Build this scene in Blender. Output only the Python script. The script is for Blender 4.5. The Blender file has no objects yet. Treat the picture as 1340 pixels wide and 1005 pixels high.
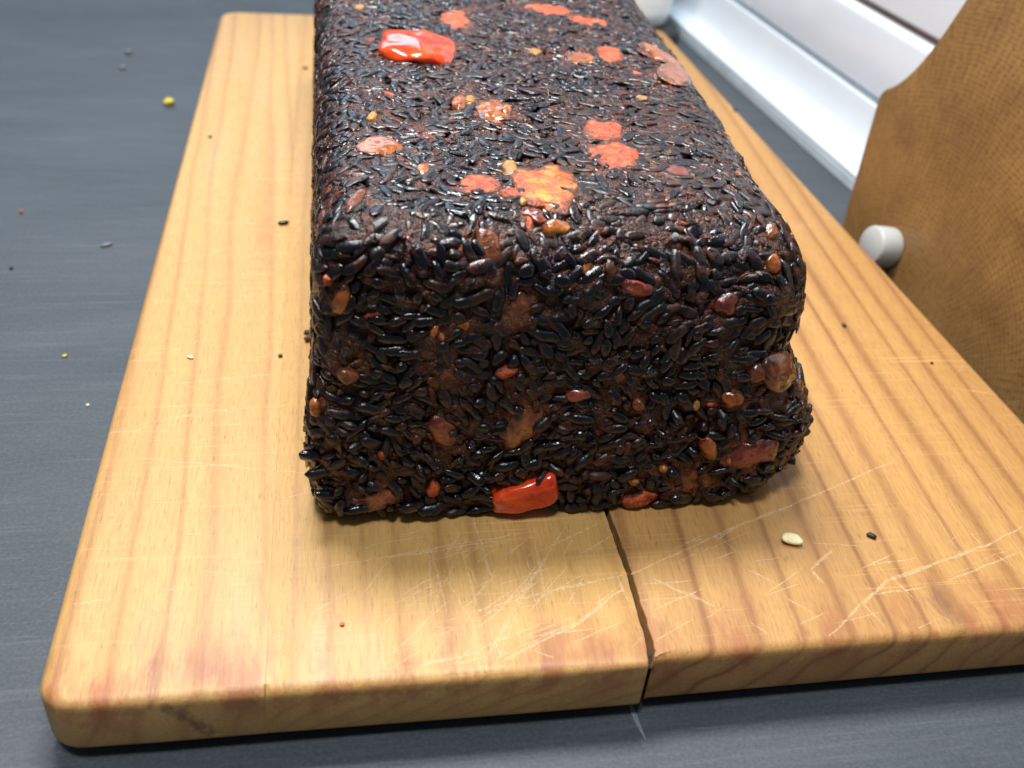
import bpy, bmesh, math, random
import numpy as np
from mathutils import Vector, Matrix
random.seed(7)
rng = np.random.default_rng(7)
SC = bpy.context.scene
COL = SC.collection

# ------------------------------------------------------------------ camera
CAM = np.array([0.05947, -0.12488, 0.16595])
RT = np.array([[0.98418188, -0.1573344, 0.08143653],
               [-0.02747892, -0.58968174, -0.80716811],
               [0.17501695, 0.79216244, -0.58467746]])      # rows: right, down, forward
FPX, CX, CY = 1277.42, 670.0, 502.5
cd = bpy.data.cameras.new('camera'); cam = bpy.data.objects.new('camera', cd); COL.objects.link(cam)
M = Matrix(((RT[0][0], -RT[1][0], -RT[2][0], CAM[0]),
            (RT[0][1], -RT[1][1], -RT[2][1], CAM[1]),
            (RT[0][2], -RT[1][2], -RT[2][2], CAM[2]), (0, 0, 0, 1)))
cam.matrix_world = M
cd.sensor_fit = 'HORIZONTAL'; cd.sensor_width = 36.0; cd.lens = FPX/1340*36
cd.clip_start = 0.005; cd.clip_end = 50
cd.dof.use_dof = True; cd.dof.focus_distance = 0.235; cd.dof.aperture_fstop = 15
SC.camera = cam

# ------------------------------------------------------------------ light
w = bpy.data.worlds.new('World'); SC.world = w; w.use_nodes = True
bg = w.node_tree.nodes['Background']; bg.inputs[0].default_value = (0.86, 0.93, 1.0, 1); bg.inputs[1].default_value = 0.13

def area(name, loc, target, sx, sy, power, col):
    l = bpy.data.lights.new(name, 'AREA'); l.shape = 'RECTANGLE'; l.size = sx; l.size_y = sy
    l.energy = power; l.color = col
    o = bpy.data.objects.new(name, l); COL.objects.link(o); o.location = loc
    o.rotation_euler = (Vector(target)-Vector(loc)).to_track_quat('-Z', 'Y').to_euler()
    return o
area('ceiling_lamp', (-0.05, -0.18, 1.05), (0.08, 0.10, 0.0), 0.17, 0.17, 7.4, (0.93, 0.965, 1.0))
area('cupboard_lamp', (0.050, 0.24, 0.54), (0.060, 0.1, 0.0), 0.26, 0.12, 5.6, (1.0, 0.985, 0.955))
area('window_lamp', (-0.15, 1.75, 0.75), (0.1, 0.2, 0.0), 1.2, 0.45, 6.5, (0.62, 0.81, 1.0))
SC.view_settings.view_transform = 'Standard'; SC.view_settings.look = 'None'
SC.view_settings.exposure = 0.0; SC.view_settings.gamma = 1.0
SC.render.engine = 'CYCLES'
SC.cycles.max_bounces = 8

# ------------------------------------------------------------------ numpy helpers
PERM = np.random.default_rng(3).random((64, 64, 64)).astype(np.float32)
def vnoise(P, scale, seed=0):
    """smooth value noise in -1..1"""
    Q = P*scale + seed*17.31
    I = np.floor(Q).astype(int); F = Q-I; F = F*F*(3-2*F)
    def h(a, b, c): return PERM[(I[:, 0]+a) & 63, (I[:, 1]+b) & 63, (I[:, 2]+c) & 63]
    x, y, z = F[:, 0], F[:, 1], F[:, 2]
    r = ((h(0,0,0)*(1-x)+h(1,0,0)*x)*(1-y)+(h(0,1,0)*(1-x)+h(1,1,0)*x)*y)*(1-z) + \
        ((h(0,0,1)*(1-x)+h(1,0,1)*x)*(1-y)+(h(0,1,1)*(1-x)+h(1,1,1)*x)*y)*z
    return r*2-1

def sstep(a, b, x):
    t = np.clip((x-a)/(b-a), 0, 1); return t*t*(3-2*t)

def ray(u, v):
    d = RT.T @ np.array([(u-CX)/FPX, (v-CY)/FPX, 1.0]); return d/np.linalg.norm(d)
def on_z(u, v, z=0.0):
    d = ray(u, v); return CAM + d*(z-CAM[2])/d[2]

# ------------------------------------------------------------------ node helpers
class NT:
    def __init__(s, name):
        s.m = bpy.data.materials.new(name); s.m.use_nodes = True
        s.t = s.m.node_tree; s.b = s.t.nodes['Principled BSDF']; s.out = s.t.nodes['Material Output']
        s.obj = None
    def n(s, kind, **kw):
        nd = s.t.nodes.new(kind)
        for k, v in kw.items(): setattr(nd, k, v)
        return nd
    def l(s, a, b): s.t.links.new(a, b)
    def put(s, sock, v):
        if hasattr(v, 'is_output'): s.l(v, sock)
        elif v is not None: sock.default_value = v
    def coord(s):
        if s.obj is None: s.obj = s.n('ShaderNodeTexCoord').outputs['Object']
        return s.obj
    def math(s, op, a, b=None, c=None, clamp=False):
        nd = s.n('ShaderNodeMath', operation=op, use_clamp=clamp)
        s.put(nd.inputs[0], a)
        if b is not None: s.put(nd.inputs[1], b)
        if c is not None: s.put(nd.inputs[2], c)
        return nd.outputs[0]
    def mapping(s, v, loc=(0,0,0), rot=(0,0,0), sc=(1,1,1)):
        nd = s.n('ShaderNodeMapping'); s.l(v, nd.inputs[0])
        nd.inputs[1].default_value = loc; nd.inputs[2].default_value = rot; nd.inputs[3].default_value = sc
        return nd.outputs[0]
    def noise(s, vec, scale=1.0, detail=3, rough=0.55, dist=0.0, col=False):
        nd = s.n('ShaderNodeTexNoise'); s.l(vec, nd.inputs['Vector'])
        nd.inputs['Scale'].default_value = scale; nd.inputs['Detail'].default_value = detail
        nd.inputs['Roughness'].default_value = rough; nd.inputs['Distortion'].default_value = dist
        return nd.outputs['Color' if col else 0]
    def ramp(s, f, stops, interp='LINEAR'):
        nd = s.n('ShaderNodeValToRGB'); s.put(nd.inputs[0], f); cr = nd.color_ramp; cr.interpolation = interp
        while len(cr.elements) < len(stops): cr.elements.new(0.5)
        for e, (p, c) in zip(cr.elements, stops):
            e.position = p; e.color = (c, c, c, 1) if isinstance(c, (int, float)) else (*c, 1)
        return nd.outputs[0]
    def mix(s, f, a, b, mode='MIX'):
        nd = s.n('ShaderNodeMix', data_type='RGBA', blend_type=mode)
        s.put(nd.inputs[0], f)
        for k, v in ((6, a), (7, b)):
            s.put(nd.inputs[k], (*v, 1) if isinstance(v, tuple) and len(v) == 3 else v)
        return nd.outputs[2]
    def bump(s, h, strength=0.3, dist=0.001, prev=None):
        nd = s.n('ShaderNodeBump'); s.l(h, nd.inputs['Height'])
        nd.inputs['Strength'].default_value = strength; nd.inputs['Distance'].default_value = dist
        if prev is not None: s.l(prev, nd.inputs['Normal'])
        return nd.outputs[0]
    def set(s, **kw):
        for k, v in kw.items():
            sock = s.b.inputs[k.replace('_', ' ')]
            s.put(sock, (*v, 1) if isinstance(v, tuple) and len(v) == 3 and sock.type == 'RGBA' else v)
        return s.m

# ------------------------------------------------------------------ materials
def wood(name, light, dark, cx, cz, spacing, rot, contrast=1.0, seed=0.0, warp=0.004, stain=(0.0, 0.0), blobs=()):
    t = NT(name); c = t.coord()
    c2 = t.mapping(c, rot=(0, 0, math.radians(rot)), loc=(0, 0, 0))
    wv = t.noise(t.mapping(c2, loc=(seed, seed*.3, 0), sc=(30, 5, 30)), 1.0, 2, 0.5)
    wv2 = t.noise(t.mapping(c2, loc=(seed*2, 0, 0), sc=(240, 22, 240)), 1.0, 2, 0.5)
    sp = t.n('ShaderNodeSeparateXYZ'); t.l(c2, sp.inputs[0])
    x = t.math('ADD', sp.outputs[0], t.math('MULTIPLY', t.math('SUBTRACT', wv, 0.5), warp*2))
    x = t.math('ADD', x, t.math('MULTIPLY', t.math('SUBTRACT', wv2, 0.5), 0.0007))
    dx = t.math('SUBTRACT', x, cx); dz = t.math('SUBTRACT', sp.outputs[2], cz)
    r = t.math('SQRT', t.math('ADD', t.math('MULTIPLY', dx, dx), t.math('MULTIPLY', dz, dz)))
    # uneven ring widths
    un = t.noise(t.mapping(c2, loc=(seed*3, 0, 0), sc=(60, 1.5, 60)), 1.0, 1, 0.5)
    ph = t.math('ADD', t.math('DIVIDE', r, spacing), t.math('MULTIPLY', un, 1.3))
    fr = t.math('FRACT', ph)
    ring = t.ramp(fr, [(0.0, 0.75), (0.07, 0.22), (0.28, 0.0), (0.58, 0.10), (0.80, 0.36), (0.90, 0.95), (0.95, 1.0), (1.0, 0.7)])
    amp = t.noise(t.mapping(c2, loc=(seed*5, 0, 3), sc=(45, 4, 45)), 1.0, 2, 0.5)
    amp = t.math('MULTIPLY', t.ramp(amp, [(0.3, 0.45), (0.65, 1.0)]), contrast, clamp=True)
    f = t.math('MULTIPLY', ring, amp)
    col = t.mix(f, light, dark)
    tone = t.noise(t.mapping(c2, loc=(seed*7, 1, 0), sc=(38, 3.2, 38)), 1.0, 3, 0.55)
    col = t.mix(t.ramp(tone, [(0.32, 0.0), (0.72, 0.55)]), col, tuple(0.62*a+0.38*b for a, b in zip(dark, light)))
    fib = t.noise(t.mapping(c2, sc=(1500, 130, 1500)), 1.0, 3, 0.6)
    col = t.mix(t.ramp(fib, [(0.34, 0.24), (0.58, 0.0)]), col, tuple(v*0.62 for v in dark))
    por = t.noise(t.mapping(c2, loc=(3, 3, 3), sc=(2600, 260, 2600)), 1.0, 2, 0.5)
    col = t.mix(t.ramp(por, [(0.28, 0.45), (0.40, 0.0)]), col, tuple(v*0.45 for v in dark))
    # worn pale scuffs across the grain
    sc1 = t.noise(t.mapping(c, rot=(0, 0, math.radians(-14)), sc=(18, 900, 30)), 1.0, 2, 0.6)
    msk = t.noise(t.mapping(c, loc=(7+seed, 2, 0), sc=(22, 22, 22)), 1.0, 2, 0.5)
    sf = t.math('MULTIPLY', t.ramp(sc1, [(0.60, 0.0), (0.72, 0.5)]), t.ramp(msk, [(0.42, 0.0), (0.6, 1.0)]))
    col = t.mix(sf, col, tuple(min(1, v*1.25+0.03) for v in light))
    # wine coloured food stains, thickest along the near edge where the board is handled
    so = t.n('ShaderNodeSeparateXYZ'); t.l(c, so.inputs[0])
    near = t.math('MULTIPLY', t.ramp(so.outputs[1], [(0.0, 1.0), (0.020, 0.0)]), t.ramp(t.math('ADD', t.math('MULTIPLY', so.outputs[2], 60.0), 1.0), [(0.45, 0.25), (0.80, 1.0)]))
    sn = t.noise(t.mapping(c, loc=(stain[0], stain[1], 0), sc=(95, 38, 60)), 1.0, 5, 0.68)
    st = t.math('MULTIPLY', t.ramp(sn, [(0.47, 0.0), (0.60, 1.0)]), near)
    col = t.mix(t.math('MULTIPLY', st, 0.62), col, (0.26, 0.060, 0.030))
    for bx, by, bz, ex, ey, ez, bc, ba in blobs:          # individual marks
        q = t.mapping(c, loc=(-bx/ex, -by/ey, -bz/ez), sc=(1/ex, 1/ey, 1/ez))
        ln = t.n('ShaderNodeVectorMath', operation='LENGTH'); t.l(q, ln.inputs[0])
        dd = t.math('ADD', ln.outputs['Value'], t.math('MULTIPLY', t.math('SUBTRACT', t.noise(t.mapping(c, sc=(560, 130, 400)), 1.0, 5, 0.7), 0.5), 2.6))
        col = t.mix(t.ramp(dd, [(0.25, ba*0.85), (1.0, 0.0)]), col, bc)
    rough = t.ramp(t.noise(t.mapping(c2, sc=(120, 14, 120)), 1.0, 3, 0.6), [(0.3, 0.40), (0.7, 0.56)])
    nb = t.bump(fib, 0.16, 0.0004)
    nb = t.bump(sc1, 0.10, 0.0004, nb)
    return t.set(Base_Color=col, Roughness=rough, Normal=nb, Specular_IOR_Level=0.45)

def m_counter():
    t = NT('slate_laminate'); c = t.coord()
    big = t.noise(t.mapping(c, rot=(0, 0, .15), sc=(9, 26, 9)), 1.0, 4, 0.6, 0.6)
    med = t.noise(t.mapping(c, rot=(0, 0, .12), sc=(60, 260, 60)), 1.0, 4, 0.62, 0.4)
    fine = t.noise(c, 1050, 4, 0.7)
    spk = t.noise(c, 900, 1, 0.5)
    col = t.ramp(big, [(0.3, (0.044, 0.053, 0.064)), (0.7, (0.066, 0.077, 0.090))])
    col = t.mix(t.ramp(med, [(0.32, 0.22), (0.62, 0.0)]), col, (0.032, 0.042, 0.055))
    col = t.mix(t.ramp(fine, [(0.30, 0.55), (0.52, 0.0)]), col, (0.026, 0.034, 0.046))
    col = t.mix(t.ramp(fine, [(0.54, 0.0), (0.74, 0.5)]), col, (0.105, 0.122, 0.142))
    col = t.mix(t.ramp(spk, [(0.72, 0.0), (0.84, 0.22)]), col, (0.22, 0.24, 0.26))
    ln = t.noise(t.mapping(c, rot=(0, 0, -.12), sc=(22, 620, 10)), 1.0, 4, 0.7, 0.3)
    col = t.mix(t.ramp(ln, [(0.54, 0.0), (0.76, 0.30)]), col, (0.16, 0.18, 0.20))
    nb = t.bump(fine, 0.25, 0.0003); nb = t.bump(med, 0.22, 0.0008, nb)
    return t.set(Base_Color=col, Roughness=t.ramp(med, [(0.3, 0.5), (0.7, 0.62)]), Normal=nb, Specular_IOR_Level=0.4)

def m_plain(name, col, rough=0.5, var=0.06, scale=60, bump=0.0, bscale=400, spec=0.5, sub=0.0, coat=0.0):
    t = NT(name); c = t.coord()
    n1 = t.noise(c, scale, 3, 0.55)
    lo = tuple(v*(1-var*2) for v in col); hi = tuple(min(1, v*(1+var)) for v in col)
    cc = t.ramp(n1, [(0.3, lo), (0.7, hi)])
    kw = dict(Base_Color=cc, Roughness=t.ramp(n1, [(0.3, max(0.02, rough*0.85)), (0.7, min(1, rough*1.15))]), Specular_IOR_Level=spec)
    if bump: kw['Normal'] = t.bump(t.noise(c, bscale, 3, 0.6), bump, 0.0006)
    m = t.set(**kw)
    if sub:
        t.b.inputs['Subsurface Weight'].default_value = sub; t.b.inputs['Subsurface Scale'].default_value = 0.002
        t.b.inputs['Subsurface Radius'].default_value = (1.0, 0.35, 0.15)
    if coat: t.b.inputs['Coat Weight'].default_value = coat; t.b.inputs['Coat Roughness'].default_value = 0.06
    return m

def m_rice():
    t = NT('black_rice_skin'); c = t.coord()
    geo = t.n('ShaderNodeNewGeometry'); oi = t.n('ShaderNodeObjectInfo')
    rnd = t.math('FRACT', t.math('ADD', geo.outputs['Random Per Island'], oi.outputs['Random']))
    col = t.ramp(rnd, [(0.0, (0.0025, 0.003, 0.0055)), (0.5, (0.004, 0.0042, 0.0075)), (0.74, (0.008, 0.005, 0.007)), (0.92, (0.016, 0.006, 0.006)), (1.0, (0.030, 0.009, 0.006))])
    pos = geo.outputs['Position']
    film = t.noise(pos, 420, 4, 0.62)
    pz = t.n('ShaderNodeSeparateXYZ'); t.l(pos, pz.inputs[0])     # the side that lay in the tin is smeared over
    smear = t.math('MULTIPLY', t.ramp(pz.outputs[2], [(0.060, 0.0), (0.074, 1.0)]), 0.035)
    pat = t.math('MULTIPLY', t.math('SUBTRACT', t.noise(pos, 62, 3, 0.55), 0.5), 0.42)
    ff = t.ramp(t.math('ADD', t.math('ADD', film, smear), pat), [(0.555, 0.0), (0.66, 0.85)])
    fc = t.ramp(t.noise(pos, 130, 2, 0.5), [(0.35, (0.024, 0.0065, 0.005)), (0.65, (0.105, 0.025, 0.009))])
    col = t.mix(ff, col, fc)
    rough = t.math('ADD', t.ramp(rnd, [(0.0, 0.10), (1.0, 0.22)]), t.math('ADD', t.math('MULTIPLY', ff, 0.15), t.ramp(t.noise(pos, 58, 3, 0.6), [(0.42, 0.0), (0.62, 0.26)])))
    fb = t.noise(pos, 1300, 2, 0.5)
    nb = t.bump(film, 0.30, 0.0011); nb = t.bump(fb, 0.13, 0.0005, nb); nb = t.bump(t.noise(pos, 3000, 2, 0.5), 0.06, 0.0003, nb)
    return t.set(Base_Color=col, Roughness=rough, Normal=nb, Specular_IOR_Level=0.55)

def m_paste():
    t = NT('rice_paste'); c = t.n('ShaderNodeNewGeometry').outputs['Position']
    a = t.noise(c, 170, 5, 0.62, 0.5); b = t.noise(c, 520, 4, 0.6); s = t.noise(c, 320, 2, 0.5, 0.8)
    col = t.ramp(a, [(0.26, (0.004, 0.002, 0.0022)), (0.43, (0.016, 0.0048, 0.0036)), (0.59, (0.055, 0.0135, 0.0060)), (0.74, (0.19, 0.045, 0.013))])
    pat = t.noise(c, 62, 3, 0.55)
    col = t.mix(t.ramp(pat, [(0.50, 0.0), (0.69, 0.50)]), col, (0.125, 0.029, 0.010))
    at = t.n('ShaderNodeAttribute', attribute_name='sauce')
    col = t.mix(t.math('MULTIPLY', at.outputs['Fac'], t.ramp(a, [(0.35, 0.2), (0.6, 1.0)])), col, (0.30, 0.085, 0.022))
    col = t.mix(t.ramp(b, [(0.32, 0.9), (0.47, 0.0)]), col, (0.012, 0.002, 0.002))
    col = t.mix(t.ramp(s, [(0.68, 0.0), (0.75, 0.7)]), col, (0.22, 0.060, 0.014))
    nb = t.bump(b, 0.9, 0.0018); nb = t.bump(t.noise(c, 1400, 3, 0.6), 0.6, 0.0008, nb)
    return t.set(Base_Color=col, Roughness=t.ramp(b, [(0.3, 0.15), (0.7, 0.36)]), Normal=nb, Specular_IOR_Level=0.55)

def m_veg(name, c1, c2, c3, rough=0.3, scale=260, coat=0.0, bump=0.35, sub=0.25, film=0.75):
    t = NT(name); c = t.n('ShaderNodeNewGeometry').outputs['Position']
    a = t.noise(c, scale, 4, 0.6, 0.6); b = t.noise(c, scale*3.5, 3, 0.6)
    col = t.ramp(a, [(0.30, c1), (0.50, c2), (0.70, c3)])
    col = t.mix(t.ramp(b, [(0.30, 0.5), (0.46, 0.0)]), col, tuple(v*0.35 for v in c1))
    if film:          # paste clings to a piece most where it meets the crust
        at = t.n('ShaderNodeAttribute', attribute_name='rim')
        fl = t.math('ADD', t.noise(c, 260, 5, 0.66, 0.4), t.math('MULTIPLY', t.math('SUBTRACT', at.outputs['Fac'], 0.60), 0.34))
        col = t.mix(t.ramp(fl, [(0.50, 0.0), (0.62, film)]), col, (0.030, 0.009, 0.006))
    nb = t.bump(b, bump, 0.0008)
    m = t.set(Base_Color=col, Roughness=t.ramp(b, [(0.3, rough*0.8), (0.7, min(1, rough*1.4))]), Normal=nb)
    t.b.inputs['Subsurface Weight'].default_value = sub; t.b.inputs['Subsurface Scale'].default_value = 0.0015
    t.b.inputs['Subsurface Radius'].default_value = (1.0, 0.35, 0.12)
    if coat: t.b.inputs['Coat Weight'].default_value = coat; t.b.inputs['Coat Roughness'].default_value = 0.05
    return m

def m_oak():
    """end grain: rings round the pith crossed by fine rays, open pores along the rings"""
    t = NT('oiled_oak_end_grain'); c = t.coord()
    wv = t.noise(c, 28, 2, 0.5, col=True)
    off = t.n('ShaderNodeVectorMath', operation='SCALE'); t.l(wv, off.inputs[0]); off.inputs['Scale'].default_value = 0.007
    ad = t.n('ShaderNodeVectorMath', operation='ADD'); t.l(c, ad.inputs[0]); t.l(off.outputs[0], ad.inputs[1])
    sp = t.n('ShaderNodeSeparateXYZ'); t.l(ad.outputs[0], sp.inputs[0])
    dx = t.math('SUBTRACT', sp.outputs[0], 0.052); dy = t.math('SUBTRACT', sp.outputs[1], -0.030)
    r = t.math('SQRT', t.math('ADD', t.math('MULTIPLY', dx, dx), t.math('MULTIPLY', dy, dy)))
    th = t.math('ARCTAN2', dy, dx)
    fr = t.math('FRACT', t.math('ADD', t.math('DIVIDE', r, 0.0017), t.math('MULTIPLY', t.noise(c, 90, 2, 0.5), 0.9)))
    cb = t.n('ShaderNodeCombineXYZ'); t.put(cb.inputs[0], t.math('MULTIPLY', th, 95.0)); t.put(cb.inputs[1], t.math('MULTIPLY', r, 55.0))
    rays = t.noise(cb.outputs[0], 1.0, 3, 0.6)
    brk = t.noise(c, 420, 3, 0.6)
    tw = t.math('ADD', t.math('MULTIPLY', th, 33.0), t.math('MULTIPLY', t.noise(c, 40, 2, 0.5), 3.0))
    rl = t.ramp(t.math('FRACT', tw), [(0.0, 1.0), (0.28, 0.15), (0.72, 0.0), (1.0, 1.0)])
    cb2 = t.n('ShaderNodeCombineXYZ'); t.put(cb2.inputs[0], t.math('MULTIPLY', th, 150.0)); t.put(cb2.inputs[1], t.math('MULTIPLY', r, 1000.0))
    pores = t.noise(cb2.outputs[0], 1.0, 2, 0.6)
    col = t.ramp(t.noise(c, 24, 4, 0.6), [(0.3, (0.19, 0.096, 0.029)), (0.7, (0.315, 0.170, 0.054))])
    rg = t.ramp(fr, [(0.0, 1.0), (0.25, 0.15), (0.7, 0.0), (1.0, 1.0)])
    bk = t.ramp(brk, [(0.35, 0.15), (0.62, 1.0)])
    col = t.mix(t.math('MULTIPLY', t.math('MULTIPLY', rg, bk), 0.58), col, (0.085, 0.036, 0.012))
    col = t.mix(t.math('MULTIPLY', t.math('MULTIPLY', rl, bk), 0.54), col, (0.095, 0.042, 0.014))
    col = t.mix(t.ramp(rays, [(0.55, 0.0), (0.75, 0.35)]), col, (0.42, 0.25, 0.10))
    col = t.mix(t.ramp(pores, [(0.28, 0.8), (0.42, 0.0)]), col, (0.050, 0.020, 0.008))
    bl = t.noise(t.mapping(c, loc=(4, 1, 0)), 26, 4, 0.62, 0.4)
    col = t.mix(t.ramp(bl, [(0.52, 0.0), (0.72, 0.55)]), col, (0.100, 0.042, 0.018))
    nb = t.bump(pores, 0.3, 0.0006)
    return t.set(Base_Color=col, Roughness=0.42, Normal=nb, Specular_IOR_Level=0.4)

def m_scuff():
    t = NT('raised_pale_wood_fibre'); c = t.coord()
    f = t.noise(c, 900, 3, 0.6)
    tr = t.n('ShaderNodeBsdfTransparent'); mx = t.n('ShaderNodeMixShader')
    t.set(Base_Color=(0.90, 0.68, 0.40), Roughness=0.45, Specular_IOR_Level=0.45)
    t.put(mx.inputs[0], t.ramp(f, [(0.34, 0.03), (0.68, 0.46)])); t.l(tr.outputs[0], mx.inputs[1]); t.l(t.b.outputs[0], mx.inputs[2])
    t.l(mx.outputs[0], t.out.inputs[0]); return t.m

M_COUNTER = m_counter()
M_WOODL = wood('beech_board_wood', (0.57, 0.345, 0.122), (0.34, 0.160, 0.053), -0.10, 0.030, 0.0088, -1.5, 0.85, 1.3, 0.006, (2.0, 5.0),
               [(0.0125, 0.003, 0, 0.006, 0.006, 0.012, (0.34, 0.07, 0.028), 0.65), (0.031, 0.0065, 0, 0.009, 0.006, 0.02, (0.30, 0.085, 0.05), 0.5), (0.0218, 0.006, 0, 0.0013, 0.009, 0.004, (0.22, 0.05, 0.035), 0.75),
                *[(0.0250+0.0014*k, -0.001, -0.0025-0.0018*k, 0.0021, 0.005, 0.0019, (0.10, 0.048, 0.03), 0.75) for k in range(6)]])
M_WOODM = wood('beech_board_wood_middle', (0.56, 0.330, 0.106), (0.34, 0.165, 0.050), 0.19, -0.20, 0.0042, 0.5, 0.70, 4.1, 0.002, (8.0, 3.0), [(0.112, 0.0035, -0.001, 0.016, 0.008, 0.02, (0.34, 0.12, 0.06), 0.55)])
M_WOODR = wood('beech_board_wood_striped', (0.52, 0.286, 0.092), (0.24, 0.098, 0.030), 0.060, 0.085, 0.0080, 5.0, 1.10, 7.7, 0.002, (1.0, 9.0),
               [(0.1962, 0.0105, 0, 0.0035, 0.009, 0.004, (0.15, 0.055, 0.035), 0.75), (0.2125, 0.009, 0, 0.006, 0.009, 0.008, (0.30, 0.09, 0.05), 0.45), (0.129, 0.002, -0.008, 0.007, 0.006, 0.009, (0.24, 0.07, 0.04), 0.5)])
M_SCUFF = m_scuff()
M_RICE = m_rice(); M_PASTE = m_paste()
M_RED = m_veg('red_pepper_skin', (0.58, 0.028, 0.005), (0.72, 0.058, 0.007), (0.78, 0.11, 0.018), 0.18, 150, 0.5, 0.10, 0.3, 0.0)
M_FLESH = m_veg('pepper_flesh', (0.20, 0.020, 0.008), (0.46, 0.075, 0.018), (0.58, 0.16, 0.042), 0.34, 420, 0.0, 0.8)
M_ORANGE = m_veg('orange_pepper_flesh', (0.38, 0.045, 0.016), (0.62, 0.130, 0.022), (0.74, 0.32, 0.05), 0.34, 300, 0.0, 0.8)
M_ONION = m_veg('caramelised_onion', (0.055, 0.014, 0.009), (0.19, 0.050, 0.016), (0.40, 0.135, 0.038), 0.20, 210, 0.5, 0.45, 0.35)
M_AMBER = m_veg('amber_onion', (0.16, 0.036, 0.007), (0.34, 0.090, 0.012), (0.50, 0.18, 0.03), 0.20, 220, 0.5, 0.35, 0.4)
M_DRED = m_veg('dark_red_tomato', (0.050, 0.010, 0.009), (0.17, 0.026, 0.014), (0.36, 0.080, 0.035), 0.20, 230, 0.5, 0.5)
M_SEED = m_veg('yellow_seed', (0.26, 0.105, 0.016), (0.38, 0.175, 0.030), (0.50, 0.28, 0.07), 0.35, 600, 0.0, 0.2)
M_BIT = m_veg('brown_crumb', (0.020, 0.007, 0.005), (0.060, 0.018, 0.008), (0.15, 0.042, 0.012), 0.25, 300, 0.0, 0.5, 0.15)
M_OAK = m_oak()
M_FOOT = m_plain('white_rubber', (0.43, 0.44, 0.43), 0.45, 0.03, 200, 0.08, 900)
M_TILE = m_plain('white_glazed_tile', (0.72, 0.76, 0.84), 0.10, 0.012, 25, 0.0)
M_STRIP = m_plain('white_plastic', (0.64, 0.69, 0.75), 0.24, 0.015, 20, 0.0)
M_SEAL = m_plain('grey_clear_seal', (0.40, 0.45, 0.49), 0.30, 0.06, 60, 0.05, 300)
M_GROUT = m_plain('beige_grout', (0.36, 0.31, 0.28), 0.85, 0.12, 150, 0.4, 700)
M_DARK = m_plain('dark_joint', (0.22, 0.26, 0.30), 0.6, 0.1, 100, 0.2, 600)
M_JAR = m_plain('white_jar_plastic', (0.83, 0.85, 0.84), 0.25, 0.02, 40)
M_BASE = m_plain('black_rubber', (0.018, 0.021, 0.022), 0.55, 0.1, 100, 0.2, 500)
M_CREAM = m_plain('cream_seed', (0.84, 0.72, 0.42), 0.4, 0.10, 500, 0.3, 1200, sub=0.3)
M_YEL = m_plain('yellow_crumb', (0.62, 0.50, 0.04), 0.6, 0.15, 700, 0.4, 1500)
M_PALE = m_plain('pale_crumb', (0.20, 0.21, 0.20), 0.7, 0.15, 700, 0.4, 1500)
M_CRACK = m_plain('dark_crack_strip', (0.030, 0.015, 0.009), 0.7, 0.2, 700, 0.6, 1200)
M_BLK = m_plain('burnt_crumb', (0.022, 0.013, 0.010), 0.5, 0.2, 700, 0.5, 1500)

# ------------------------------------------------------------------ object helpers
def link_mesh(name, verts, faces, mat, parent=None, smooth=True):
    me = bpy.data.meshes.new(name); me.from_pydata([tuple(map(float, v)) for v in verts], [], faces); me.update()
    if smooth: me.polygons.foreach_set('use_smooth', [True]*len(me.polygons))
    me.materials.append(mat)
    o = bpy.data.objects.new(name, me); COL.objects.link(o)
    if parent is not None: o.parent = parent
    return o
def np_mesh(name, V, F):
    """V (n,3), F (m,k) constant k"""
    me = bpy.data.meshes.new(name); k = F.shape[1]
    me.vertices.add(len(V)); me.vertices.foreach_set('co', V.astype(np.float32).ravel())
    me.loops.add(F.size); me.loops.foreach_set('vertex_index', F.astype(np.int32).ravel())
    me.polygons.add(len(F)); me.polygons.foreach_set('loop_start', np.arange(0, F.size, k, dtype=np.int32))
    me.polygons.foreach_set('loop_total', np.full(len(F), k, dtype=np.int32))
    me.polygons.foreach_set('use_smooth', np.ones(len(F), dtype=bool))
    me.update(calc_edges=True); me.validate(); return me
def np_obj(name, V, F, mat, parent=None):
    me = np_mesh(name, V, F); me.materials.append(mat)
    o = bpy.data.objects.new(name, me); COL.objects.link(o)
    if parent is not None: o.parent = parent
    return o
def empty(name, loc, label, cat, group=None):
    o = bpy.data.objects.new(name, None); COL.objects.link(o); o.location = loc; o.empty_display_size = 0.01
    o['label'] = label; o['category'] = cat
    if group: o['group'] = group
    return o
def tag(o, label, cat, group=None):
    o['label'] = label; o['category'] = cat
    if group: o['group'] = group
    return o

def ico(sub):
    bm = bmesh.new(); bmesh.ops.create_icosphere(bm, subdivisions=sub, radius=1.0)
    bm.verts.ensure_lookup_table()
    V = np.array([v.co[:] for v in bm.verts]); F = np.array([[v.index for v in f.verts] for f in bm.faces]); bm.free()
    return V, F
ICO = {k: ico(k) for k in (1, 2, 3, 4)}

def lump(sub, size, seed, boxy=2.0, rough=0.18, fine=0.05):
    """irregular lump, half sizes in size"""
    V, F = ICO[sub]; V = V.copy()
    n = (np.abs(V)**boxy).sum(1)**(1/boxy); V = V/n[:, None]
    d = 1+rough*vnoise(V, 1.6, seed)+rough*0.6*vnoise(V, 3.1, seed+5)+fine*vnoise(V, 7.5, seed+9)
    return V*d[:, None]*np.array(size), F

def frame(n, ang):
    n = np.array(n)/np.linalg.norm(n)
    a = np.array([1.0, 0, 0]) if abs(n[0]) < 0.85 else np.array([0, 1.0, 0])
    t = a-n*(a@n); t /= np.linalg.norm(t); b = np.cross(n, t)
    t2 = t*math.cos(ang)+b*math.sin(ang); return t2, np.cross(n, t2), n

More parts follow.
